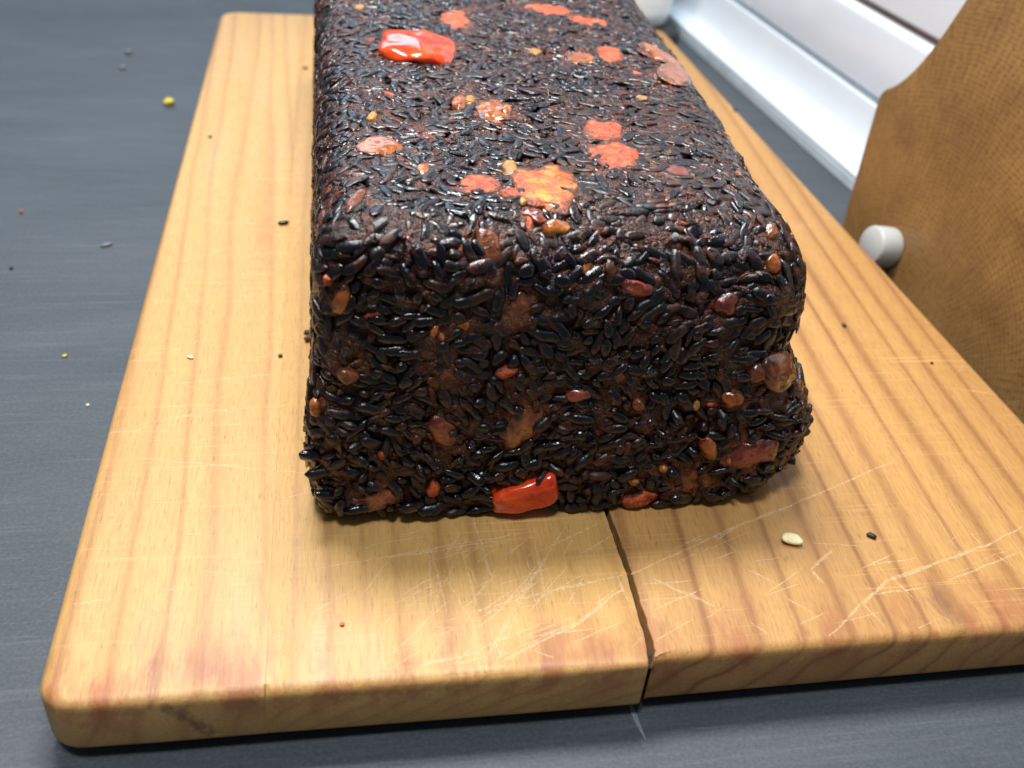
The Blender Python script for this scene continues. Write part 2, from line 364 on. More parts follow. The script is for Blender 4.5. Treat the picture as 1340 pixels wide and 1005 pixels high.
# ------------------------------------------------------------------ countertop
TH = 0.018                     # the worktop lies this far below the board's top face (z = 0)
TB = 0.0146                    # board thickness; it stands on low rubber feet
def grid_sheet(name, x0, x1, y0, y1, z, mat):
    o = link_mesh(name, [(x0, y0, z), (x1, y0, z), (x1, y1, z), (x0, y1, z), (x0, y0, z-.03), (x1, y0, z-.03), (x1, y1, z-.03), (x0, y1, z-.03)],
                  [(0, 1, 2, 3), (7, 6, 5, 4), (0, 4, 5, 1), (1, 5, 6, 2), (2, 6, 7, 3), (3, 7, 4, 0)], mat, smooth=False)
    return o
ct = grid_sheet('countertop', -1.2, 0.45, -0.22, 1.8, -TH, M_COUNTER); ct['kind'] = 'structure'

# ------------------------------------------------------------------ wall behind, skirting strip
WP = on_z(889, 47, -TH); WD = np.array([0.0552, -0.9985, 0.0]); WN = np.array([-0.9985, -0.0552, 0.0])
S0, S1 = -0.95, 0.55           # extent along the wall from WP (minus is away from the camera)
def wall_pt(s, off, z): p = WP + WD*s - WN*off; return (p[0], p[1], z)
def extrude(name, prof, s0, s1, mat, parent=None, smooth=True, closed=True):
    n = len(prof); V = [wall_pt(s0, *p) for p in prof]+[wall_pt(s1, *p) for p in prof]
    F = [(i, (i+1) % n, n+(i+1) % n, n+i) for i in range(n)]
    F += [tuple(range(n-1, -1, -1)), tuple(range(n, 2*n))]
    o = link_mesh(name, V, F, mat, parent, smooth=False)
    if smooth:
        for p in o.data.polygons: p.use_smooth = len(p.vertices) == 4
        o.data.set_sharp_from_angle(angle=math.radians(35))
    return o
def arc(cx, cz, r, a0, a1, k=6):
    return [(cx+r*math.cos(math.radians(a0+(a1-a0)*i/k)), cz+r*math.sin(math.radians(a0+(a1-a0)*i/k))) for i in range(k+1)]
def bez2(p0, p1, p2, p3, k):
    return [tuple((1-t)**3*a+3*(1-t)**2*t*b+3*(1-t)*t*t*c+t**3*d for a, b, c, d in zip(p0, p1, p2, p3)) for t in (i/k for i in range(k+1))]
wall = empty('tiled_wall', wall_pt(0, 0.03, -TH), 'white tiled wall with a beige grout joint behind the cutting board', 'wall')
Mw = wall.matrix_world.copy(); 
def adopt(o, root):
    o.parent = root; o.matrix_parent_inverse = Matrix.Translation(root.location).inverted()
adopt(extrude('wall_backing', [(0.0225, -TH), (0.0225, 0.45), (0.05, 0.45), (0.05, -TH)], S0, S1, M_GROUT), wall)
TZ = [(0.0150, 0.0500), (0.0524, 0.158), (0.1605, 0.264), (0.2665, 0.37)]
joints = [S0, -0.60, 0.05, S1]
for z0, z1 in TZ:
    for a, b in zip(joints[:-1], joints[1:]):
        r = 0.0060
        prof = [(0.0225, z0)]+[(o_, z_) for o_, z_ in arc(0.0195+0.0015, z0+0.0015, 0.0015, 270, 180, 4)] + \
               [(o_, z_) for o_, z_ in arc(0.0195+r, z1-r, r, 180, 90, 7)]
        adopt(extrude('tile', prof, a+0.001, b-0.001, M_TILE), wall)
strip = empty('skirting_strip', wall_pt(0, 0.008, -TH), 'rounded white plastic strip sealing the worktop to the tiled wall', 'skirting strip')
adopt(extrude('strip_body', [(0.0025, -0.0130), (0.0004, -0.0124), (0.0006, -0.0112)] + bez2((0.0012, -0.0106), (0.0085, -0.0080), (0.0140, -0.0010), (0.0160, 0.0118), 12) + [(0.0164, 0.0132), (0.0176, 0.0136), (0.0200, 0.0128), (0.0205, -0.0130)], S0, S1, M_STRIP), strip)
adopt(extrude('seal_lip', [(0.0, -TH), (-0.0010, -0.0176), (-0.0004, -0.0134), (0.0016, -0.0131), (0.012, -0.0131), (0.012, -TH)], S0, S1, M_SEAL), strip)
adopt(extrude('joint_filler', [(0.0195, 0.0137), (0.0200, 0.0148), (0.0222, 0.0149), (0.0222, 0.0100), (0.0207, 0.0100)], S0, S1, M_DARK), strip)

# ------------------------------------------------------------------ jar at the back
def lathe(name, prof, mat, parent, seg=64):
    V, F = [], []
    for r, z in prof:
        for k in range(seg): V.append((r*math.cos(2*math.pi*k/seg), r*math.sin(2*math.pi*k/seg), z))
    for i in range(len(prof)-1):
        for k in range(seg):
            F.append((i*seg+k, i*seg+(k+1) % seg, (i+1)*seg+(k+1) % seg, (i+1)*seg+k))
    F.append(tuple(range(seg-1, -1, -1))); F.append(tuple((len(prof)-1)*seg+k for k in range(seg)))
    o = link_mesh(name, V, F, mat, parent)
    o.data.set_sharp_from_angle(angle=math.radians(40)); return o
jar = empty('jar', (0.256, 0.506, -TH), 'white rounded jar standing on a black base beyond the loaf', 'jar')
lathe('jar_base', [(0.026, 0.0), (0.0290, 0.001), (0.0300, 0.004), (0.0290, 0.0080), (0.0255, 0.0090)], M_BASE, jar)
lathe('jar_body', [(0.013, 0.0092), (0.0165, 0.0100), (0.0200, 0.0130), (0.0218, 0.020), (0.0225, 0.060), (0.0222, 0.095), (0.0200, 0.104), (0.0155, 0.108)], M_JAR, jar)
lathe('jar_lid', [(0.015, 0.1082), (0.0212, 0.1085), (0.0220, 0.111), (0.0220, 0.121), (0.0218, 0.1245), (0.014, 0.126)], M_JAR, jar)

# ------------------------------------------------------------------ oak paddle board leaning on the wall
LEAN = math.radians(8)
ON = WN*math.cos(LEAN)+np.array([0, 0, math.sin(LEAN)]); OU = np.cross(ON, WD); OU = OU*np.sign(OU[2])
OP = on_z(1102, 292, -TH+0.008); OP = OP-OU*0.008/OU[2]
def bez(p, k):
    out = []
    for i in range(k):
        t = i/k; out.append(tuple((1-t)**3*a+3*(1-t)**2*t*b+3*(1-t)*t*t*c+t**3*d for a, b, c, d in zip(*p)))
    return out
left = [(0.004, 0.0), (0.0012, 0.003), (-0.0022, 0.0160), (-0.0065, 0.0335), (-0.0119, 0.0570), (-0.0121, 0.0604), (-0.0103, 0.0632)]
left += bez([(-0.0074, 0.0650), (0.0030, 0.0725), (0.0078, 0.0880), (0.0121, 0.1046)], 12)
left += bez([(0.0121, 0.1046), (0.0175, 0.125), (0.040, 0.128), (0.056, 0.140)], 8)
left += bez([(0.056, 0.140), (0.066, 0.149), (0.066, 0.158), (0.070, 0.168)], 6) + [(0.075, 0.177), (0.083, 0.183), (0.094, 0.1845)]
AX = 0.102
outline = left + [(2*AX-a, b) for a, b in reversed(left)]
OT = 0.0115
oak = empty('paddle_board', tuple(OP), 'brown oak paddle board standing on edge against the wall', 'chopping board')
ox = Matrix(((WD[0], OU[0], ON[0], OP[0]), (WD[1], OU[1], ON[1], OP[1]), (WD[2], OU[2], ON[2], OP[2]), (0, 0, 0, 1)))
oak.matrix_world = ox
def offset_poly(P, d):
    P = np.array(P); n = len(P); out = []
    for i in range(n):
        a, b, c = P[i-1], P[i], P[(i+1) % n]
        e1 = (b-a)/np.linalg.norm(b-a); e2 = (c-b)/np.linalg.norm(c-b)
        n1 = np.array([-e1[1], e1[0]]); n2 = np.array([-e2[1], e2[0]]); m = n1+n2; m /= max(np.linalg.norm(m), 1e-6)
        dd = d[i] if hasattr(d, '__len__') else d
        out.append(b+m*dd/max(0.6, m@n1))
    return np.array(out)
def slab(name, poly, z_bot, z_top, rt, rb, mat, parent, k=5):
    """prism with rounded rims; poly counter-clockwise; rt, rb scalar or per-point radius"""
    P = np.array(poly); n = len(P); rings = []
    A = np.array(rt) if hasattr(rt, '__len__') else np.full(n, rt)
    B = np.array(rb) if hasattr(rb, '__len__') else np.full(n, rb)
    for i in range(k+1):
        a = math.pi/2*(1-i/k); Q = offset_poly(P, B*(1-math.cos(a))); rings.append(np.c_[Q, z_bot+B*(1-math.sin(a))])
    for i in range(k+1):
        a = math.pi/2*i/k; Q = offset_poly(P, A*(1-math.cos(a))); rings.append(np.c_[Q, z_top-A*(1-math.sin(a))])
    V = np.concatenate(rings); F = []
    for r in range(len(rings)-1):
        for i in range(n): F.append((r*n+i, r*n+(i+1) % n, (r+1)*n+(i+1) % n, (r+1)*n+i))
    F.append(tuple(range(n-1, -1, -1))); F.append(tuple((len(rings)-1)*n+i for i in range(n)))
    o = link_mesh(name, V, F, mat, parent)
    o.data.polygons[len(F)-1].use_smooth = False; o.data.polygons[len(F)-2].use_smooth = False
    o.data.set_sharp_from_angle(angle=math.radians(50))
    return o
def ccw(P):
    P = np.array(P); a = np.sum(P[:, 0]*np.roll(P[:, 1], -1)-np.roll(P[:, 0], -1)*P[:, 1]); return P if a > 0 else P[::-1]
def handed(m): return np.linalg.det(np.array(m)[:3, :3])
sgn = 1 if handed(ox) > 0 else -1
if sgn < 0:     # keep the frame right handed: mirror along the wall axis
    ox = Matrix(((-WD[0], OU[0], ON[0], OP[0]), (-WD[1], OU[1], ON[1], OP[1]), (-WD[2], OU[2], ON[2], OP[2]), (0, 0, 0, 1)))
    oak.matrix_world = ox
opoly = ccw([(sgn*a, b) for a, b in outline])
slab('board_blade', opoly, -OT, 0.0, 0.0015, 0.0015, M_OAK, oak)
for a, b in ((0.0345, 0.0150), (2*AX-0.0345, 0.0150)):
    f = lathe('rubber_foot', [(0.0076, 0.0002), (0.0079, 0.0010), (0.0078, 0.0084), (0.0075, 0.0094), (0.0071, 0.0097)], M_FOOT, oak, 40)
    f.location = (sgn*a, b, 0)

# ------------------------------------------------------------------ the cutting board: three planks, a split between two of them
BW, BD = 0.2600, 0.4633
board = empty('cutting_board', (0, 0, -TH), 'worn beech cutting board with a crack, under the black rice loaf', 'cutting board')
def P2(u, v): return on_z(u, v)[:2]
crackL = [P2(*p) for p in [(853.6, 878.5), (847.2, 843), (834.5, 799.8), (820.6, 749), (805.4, 706), (791.4, 667.9)]]
crackR = [P2(*p) for p in [(860.0, 878.5), (856, 848), (840.9, 799.8), (825.7, 749), (810.4, 706), (796.5, 668)]]
def refine(L, k, jit):
    out = []
    for a, b in zip(L[:-1], L[1:]):
        for i in range(k):
            t = i/k; p = np.array(a)*(1-t)+np.array(b)*t; out.append(p+np.array([rng.normal()*jit, 0]))
    out.append(np.array(L[-1])); return out
cl = refine([np.array([crackL[0][0]-0.00025, -0.0012])]+[p-np.array([0.0001, 0]) for p in crackL[1:]]+[np.array([0.1243, 0.12]), np.array([0.1250, 0.25]), np.array([0.1255, BD])], 5, 0.00011)
cr = refine([np.array([crackR[0][0]+0.00025, 0.0002])]+[p+np.array([0.00015, 0]) for p in crackR[1:]]+[np.array([0.1250, 0.12]), np.array([0.1253, 0.25]), np.array([0.1257, BD])], 5, 0.00011)
cl[0][1] = -0.0012; cl[-1][1] = BD; cr[0][1] = 0.0002; cr[-1][1] = BD
def corner(cx, cy, r, a0, a1, k=7): return [(cx+r*math.cos(math.radians(a0+(a1-a0)*i/k)), cy+r*math.sin(math.radians(a0+(a1-a0)*i/k))) for i in range(k+1)]
GX0, GX1 = 0.0434, 0.0440     # glue joint, near and far
def plank(pts, mat):
    poly = [p for p, _ in pts]; rad = [r for _, r in pts]; return slab('plank', poly, -TB, 0.0, rad, [0.0018 if r > 0.001 else r for r in rad], mat, None)
RO, RG, RS = 0.0024, 0.00002, 0.0004
lp = [(p, RO) for p in corner(0.0075, 0.0075, 0.0075, 180, 270)] + [((0.022, -0.0003), RO), ((GX0-.00001, -0.0004), RO)] + \
     [((GX0+(GX1-GX0)*t-.00001, BD*t), RG) for t in (0.004, 0.3, 0.6, 0.997)] + [((GX1-.00001, BD), RO)] + [(p, RO) for p in corner(0.010, BD-0.010, 0.010, 90, 180)]
# the near edge of the middle plank stands about a millimetre proud
mp = [((GX0+.00001, -0.0004), RO), ((0.07, -0.0007), RO), ((0.10, -0.0011), RO)] + [((p[0], p[1]), 0.0013 if i == 0 else RS) for i, p in enumerate(cl[:-1])] + [((cl[-1][0], BD), RO), ((0.08, BD), RO), ((GX1+.00001, BD), RO)] + \
     [((GX0+(GX1-GX0)*t+.00001, BD*t), RG) for t in (0.997, 0.6, 0.3, 0.004)]
rp = [((cr[0][0], cr[0][1]), 0.0013), ((cr[0][0]+0.006, 0.0002), RO), ((0.17, 0.0003), RO), ((0.22, 0.0003), RO)] + [(p, RO) for p in corner(BW-0.009, 0.009, 0.009, 270, 360)] + [((BW, 0.2), RO)] + \
     [(p, RO) for p in corner(BW-0.012, BD-0.012, 0.012, 0, 90)] + [((0.2, BD), RO)] + [((p[0], p[1]), RO if i == 0 else RS) for i, p in enumerate(reversed(cr[1:]))]
for pts, mat in ((lp, M_WOODL), (mp, M_WOODM), (rp, M_WOODR)): adopt(plank(pts, mat), board)

for fx, fy in ((0.025, 0.03), (BW-0.025, 0.03), (0.025, BD-0.03), (BW-0.025, BD-0.03)):
    f = lathe('rubber_foot', [(0.0070, 0.0), (0.0075, 0.0006), (0.0072, 0.0032), (0.0066, 0.0034)], M_BASE, board, 24); f.location = (fx, fy, 0)
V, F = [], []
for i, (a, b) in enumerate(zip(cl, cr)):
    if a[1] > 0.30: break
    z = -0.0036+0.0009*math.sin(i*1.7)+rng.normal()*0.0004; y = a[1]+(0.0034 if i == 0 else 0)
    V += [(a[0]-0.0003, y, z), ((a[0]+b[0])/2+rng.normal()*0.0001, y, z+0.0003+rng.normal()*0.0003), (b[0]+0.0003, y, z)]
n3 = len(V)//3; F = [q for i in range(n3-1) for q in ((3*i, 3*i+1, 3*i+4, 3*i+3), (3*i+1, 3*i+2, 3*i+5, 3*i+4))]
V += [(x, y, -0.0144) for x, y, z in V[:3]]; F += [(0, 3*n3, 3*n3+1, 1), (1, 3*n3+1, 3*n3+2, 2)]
adopt(link_mesh('crack_strip', V, F, M_CRACK), board)  # dark brown strip added low inside the split so it reads darker
# knife marks: lifted pale fibres, slivers a few hundredths of a millimetre proud of the planks
marks = [[(400,747),(545,722),(730,690)], [(780,792),(826,752),(937,701),(1082,641),(1170,603)], [(741,688),(689,770),(630,872)], [(636,875),(755,816),(838,754)],
         [(626,800),(695,780),(822,751)], [(531,882),(560,868),(630,854)], [(545,884),(640,858)], [(853,800),(922,769)], [(937,795),(853,757)], [(1084,833),(1162,760),(1290,714),(1338,690)],
         [(1061,745),(1090,721)], [(1061,745),(1078,765)], [(1241,760),(1336,722)], [(144,566),(262,540),(398,528)], [(197,507),(300,495),(398,487)], [(335,161),(397,128)], [(226,243),(315,249)],
         [(222,275),(262,280)], [(180,600),(400,620)], [(475,720),(500,707)], [(545,722),(720,700)], [(560,735),(650,712)], [(650,860),(760,812)], [(690,850),(742,866)], [(800,870),(842,835)],
         [(885,735),(1000,690)], [(1190,560),(1260,540)], [(1250,490),(1272,470)], [(1220,505),(1330,520)], [(870,880),(935,850)], [(1000,780),(1050,762)], [(165,470),(250,455)], [(240,215),(300,222)], [(405,806),(440,795)]]
for _ in range(80):
    u, v = rng.normal(655, 85), rng.normal(775, 55); a = rng.choice([-0.22, -0.9, 1.3, -0.5])+rng.normal()*0.18; L = rng.uniform(25, 110)
    if 425 < u < 815 and 695 < v < 868: marks.append([(u-L*math.cos(a)/2, v-L*math.sin(a)/2), (u+L*math.cos(a)/2, v+L*math.sin(a)/2)])
for _ in range(34):
    u, v = rng.uniform(870, 1330), rng.uniform(690, 830); a = rng.choice([-0.45, -0.3, 0.7])+rng.normal()*0.15; L = rng.uniform(20, 80)
    marks.append([(u-L*math.cos(a)/2, v-L*math.sin(a)/2), (u+L*math.cos(a)/2, v+L*math.sin(a)/2)])
for _ in range(60):
    v = rng.uniform(200, 860); u = rng.uniform(290-0.27*v+25, 395); a = -0.12+rng.normal()*0.2; L = rng.uniform(10, 70)
    marks.append([(u-L*math.cos(a)/2, v-L*math.sin(a)/2), (u+L*math.cos(a)/2, v+L*math.sin(a)/2)])
V, F = [], []
for mi, mk in enumerate(marks):
    pts = [on_z(*p) for p in mk]; pl = []
    for a, b in zip(pts[:-1], pts[1:]):
        k = max(3, int(np.linalg.norm(b-a)/0.003)); pl += [a+(b-a)*i/k for i in range(k)]
    pl.append(pts[-1]); n = len(pl); w0 = rng.uniform(0.00013, 0.00036)*(1.35 if mi < 13 else 0.75); b0 = len(V)
    for i, p in enumerate(pl):
        t = pl[min(i+1, n-1)]-pl[max(i-1, 0)]; t = t/np.linalg.norm(t); nn = np.array([-t[1], t[0], 0])
        wv = w0*(0.35+0.65*math.sin(math.pi*min(1, max(0.02, i/(n-1)))))*rng.uniform(0.6, 1.3); j = nn*rng.normal()*0.00012
        z = 0.00004+0.00001*(mi % 5)
        V += [p+nn*wv+j+[0, 0, z], p-nn*wv+j+[0, 0, z]]
    F += [(b0+2*i, b0+2*i+1, b0+2*i+3, b0+2*i+2) for i in range(n-1)]
keep = []
for f in F:
    c = np.mean([V[i] for i in f], axis=0)
    xc = np.interp(c[1], [p[1] for p in cl], [p[0] for p in cl]); xr = np.interp(c[1], [p[1] for p in cr], [p[0] for p in cr])
    if 0.004 < c[0] < BW-0.003 and 0.003 < c[1] < BD-.003 and not (xc-0.0008 < c[0] < xr+0.0008): keep.append(f)
sc_o = link_mesh('knife_scuff', V, keep, M_SCUFF); sc_o['kind'] = 'stuff'; adopt(sc_o, board)

# ------------------------------------------------------------------ the loaf
YF, YB, HT = 0.0462, 0.345, 0.0755
def sdf(P):
    x, y, z = P[:, 0], P[:, 1], P[:, 2]
    xl = 0.0525+0.0035*np.clip(z/0.07, 0, 1.2)-0.0012*np.exp(-((z-0.024)/0.012)**2)*sstep(0.12, 0.05, y)
    xr = 0.1698+0.024*(y-0.045)+0.0048*sstep(0.085, 0.15, y)+0.0022*sstep(0.16, 0.21, y)+0.040*np.maximum(y-0.21, 0)-0.003*np.clip((z-0.03)/0.045, 0, 1)+0.0090*np.exp(-((z-0.0175)/0.0135)**2)*sstep(0.30, 0.05, y)-0.0015*np.exp(-((z-0.043)/0.006)**2)
    yf = YF+0.0030*np.clip((z-0.01)/0.06, 0, 1)
    u = x-(xl+xr)/2; hx = (xr-xl)/2; v = y-(yf+YB)/2; hy = (YB-yf)/2
    rt = sstep(-0.01, 0.02, u)
    rc = np.where(v < 0, 0.0075+0.009*rt, 0.012)
    qx, qy = np.abs(u)-hx+rc, np.abs(v)-hy+rc
    d2 = np.minimum(np.maximum(qx, qy), 0)+np.hypot(np.maximum(qx, 0), np.maximum(qy, 0))-rc
    d2 = d2+0.0022*np.exp(-np.clip(z, 0, 1)/0.0025)
    r = 0.0095+0.0115*sstep(0.066, 0.13, x)
    ex, ez = d2+r, z-(HT-r)
    d = np.minimum(np.maximum(ex, ez), 0)+np.hypot(np.maximum(ex, 0), np.maximum(ez, 0))-r
    return np.maximum(d, 0.0004-z)
def grad(P, h=2e-4):
    g = np.stack([sdf(P+np.eye(3)[i]*h)-sdf(P-np.eye(3)[i]*h) for i in range(3)], 1)
    return g/np.maximum(np.linalg.norm(g, axis=1), 1e-9)[:, None]
def toprate(N): return sstep(0.45, 0.85, N[:, 2])
def disp(P, N):
    """relief of the surface: rough where it was cut or torn, pressed flat with pits where it lay in the tin"""
    tp = toprate(N)
    fr = frontness(P)
    side = low(P, N)+(0.0010*vnoise(P, 210, 2)+0.0007*vnoise(P, 430, 3)+0.00025*vnoise(P, 900, 13))*(0.35+0.65*fr)
    pit = np.clip(vnoise(P, 330, 4)*0.7+vnoise(P, 170, 5)*0.5-0.16, 0, 1)
    flat = low(P, N)+0.00022*vnoise(P, 300, 6)+0.00012*vnoise(P, 800, 7)-0.0034*pit
    return side*(1-tp)+flat*tp
def frontness(P): return sstep(YF+0.016, YF+0.006, P[:, 1])
def low(P, N):
    tp = toprate(N); return 0.0010*vnoise(P, 95, 1)*(1-tp)*(0.3+0.7*frontness(P))+0.0006*vnoise(P, 60, 1)*tp
def press(P, N):
    """how far a grain may stand out: hardly at all where the tin pressed it, freely near the torn foot"""
    f = frontness(P)*(1-toprate(N)); lowr = sstep(0.036, 0.020, P[:, 2])*sstep(YF+0.075, YF+0.03, P[:, 1])
    lowr = lowr*sstep(0.056, 0.064, P[:, 0])
    return 0.00030+0.0003*np.clip(vnoise(P, 200, 41), -0.8, 1)+0.0008*f+0.0035*np.maximum(lowr*f, lowr*sstep(0.13, 0.16, P[:, 0]))
def body_mesh():
    lo, hi = np.array([0.054, 0.048, 0.001]), np.array([0.172, YB-0.002, HT-0.003]); h = 0.00062
    nx, ny, nz = [int(round((b-a)/h)) for a, b in zip(lo, hi)]
    ids = {}; Vl, Fl = [], []
    ax = [np.linspace(lo[i], hi[i], n+1) for i, n in enumerate((nx, ny, nz))]
    def face(axis, val_i, ni, nj, i_ax, j_ax, flip):
        I, J = np.meshgrid(np.arange(ni+1), np.arange(nj+1), indexing='ij')
        idx = np.zeros((ni+1, nj+1, 3), int); idx[..., i_ax] = I; idx[..., j_ax] = J; idx[..., axis] = val_i
        base = sum(len(v) for v in Vl); Vl.append(idx.reshape(-1, 3))
        q = np.stack([base+I[:-1, :-1]*(nj+1)+J[:-1, :-1], base+I[1:, :-1]*(nj+1)+J[:-1, :-1], base+I[1:, :-1]*(nj+1)+J[1:, 1:], base+I[:-1, :-1]*(nj+1)+J[1:, 1:]], -1).reshape(-1, 4)
        Fl.append(q[:, ::-1] if flip else q)
    face(2, nz, nx, ny, 0, 1, False); face(2, 0, nx, ny, 0, 1, True)
    face(1, 0, nx, nz, 0, 2, False); face(1, ny, nx, nz, 0, 2, True)
    face(0, nx, ny, nz, 1, 2, False); face(0, 0, ny, nz, 1, 2, True)
    idx = np.concatenate(Vl); F = np.concatenate(Fl)
    key = (idx[:, 0]*4096+idx[:, 1])*4096+idx[:, 2]
    uk, first, inv = np.unique(key, return_index=True, return_inverse=True)
    idx = idx[first]; F = inv.reshape(-1)[F]
    V = np.stack([ax[i][idx[:, i]] for i in range(3)], 1)
    for _ in range(7): V = V-grad(V)*sdf(V)[:, None]
    return V, F
BV, BF = body_mesh()
BN = grad(BV); V2 = BV+BN*disp(BV, BN)[:, None]; V2[:, 2] = np.maximum(V2[:, 2], 0.0003)
loaf = empty('rice_loaf', (0.11, 0.19, 0.0), 'dark loaf of pressed black rice with orange pepper bits on the wooden board', 'loaf')
BODY = np_obj('loaf_body', V2, BF, M_PASTE); adopt(BODY, loaf)

def hit(u, v):
    d = ray(u, v); t = 0.05
    for _ in range(90):
        s = sdf((CAM+d*t)[None])[0]; t += s*0.8
        if s < 1e-5: break
    p = CAM+d*t; return p, grad(p[None])[0]

SLIP = [(447, 668, 1.5), (432, 652, 0.8), (470, 668, 0.1), (540, 664, 0.0), (566, 667, -0.2), (629, 672, -0.2), (664, 674, 0.0), (755, 664, -0.1), (788, 662, 0.1), (824, 664, -0.12), (868, 658, 0.0), (891, 653, 0.2), (918, 662, 0.9), (935, 651, 0.5), (985, 630, 0.4), (1030, 606, 0.5), (1046, 590, 0.7), (1050, 484, -0.3), (1046, 470, -0.5), (1055, 518, 0.2), (423, 622, 0.1), (415, 600, 0.6)]
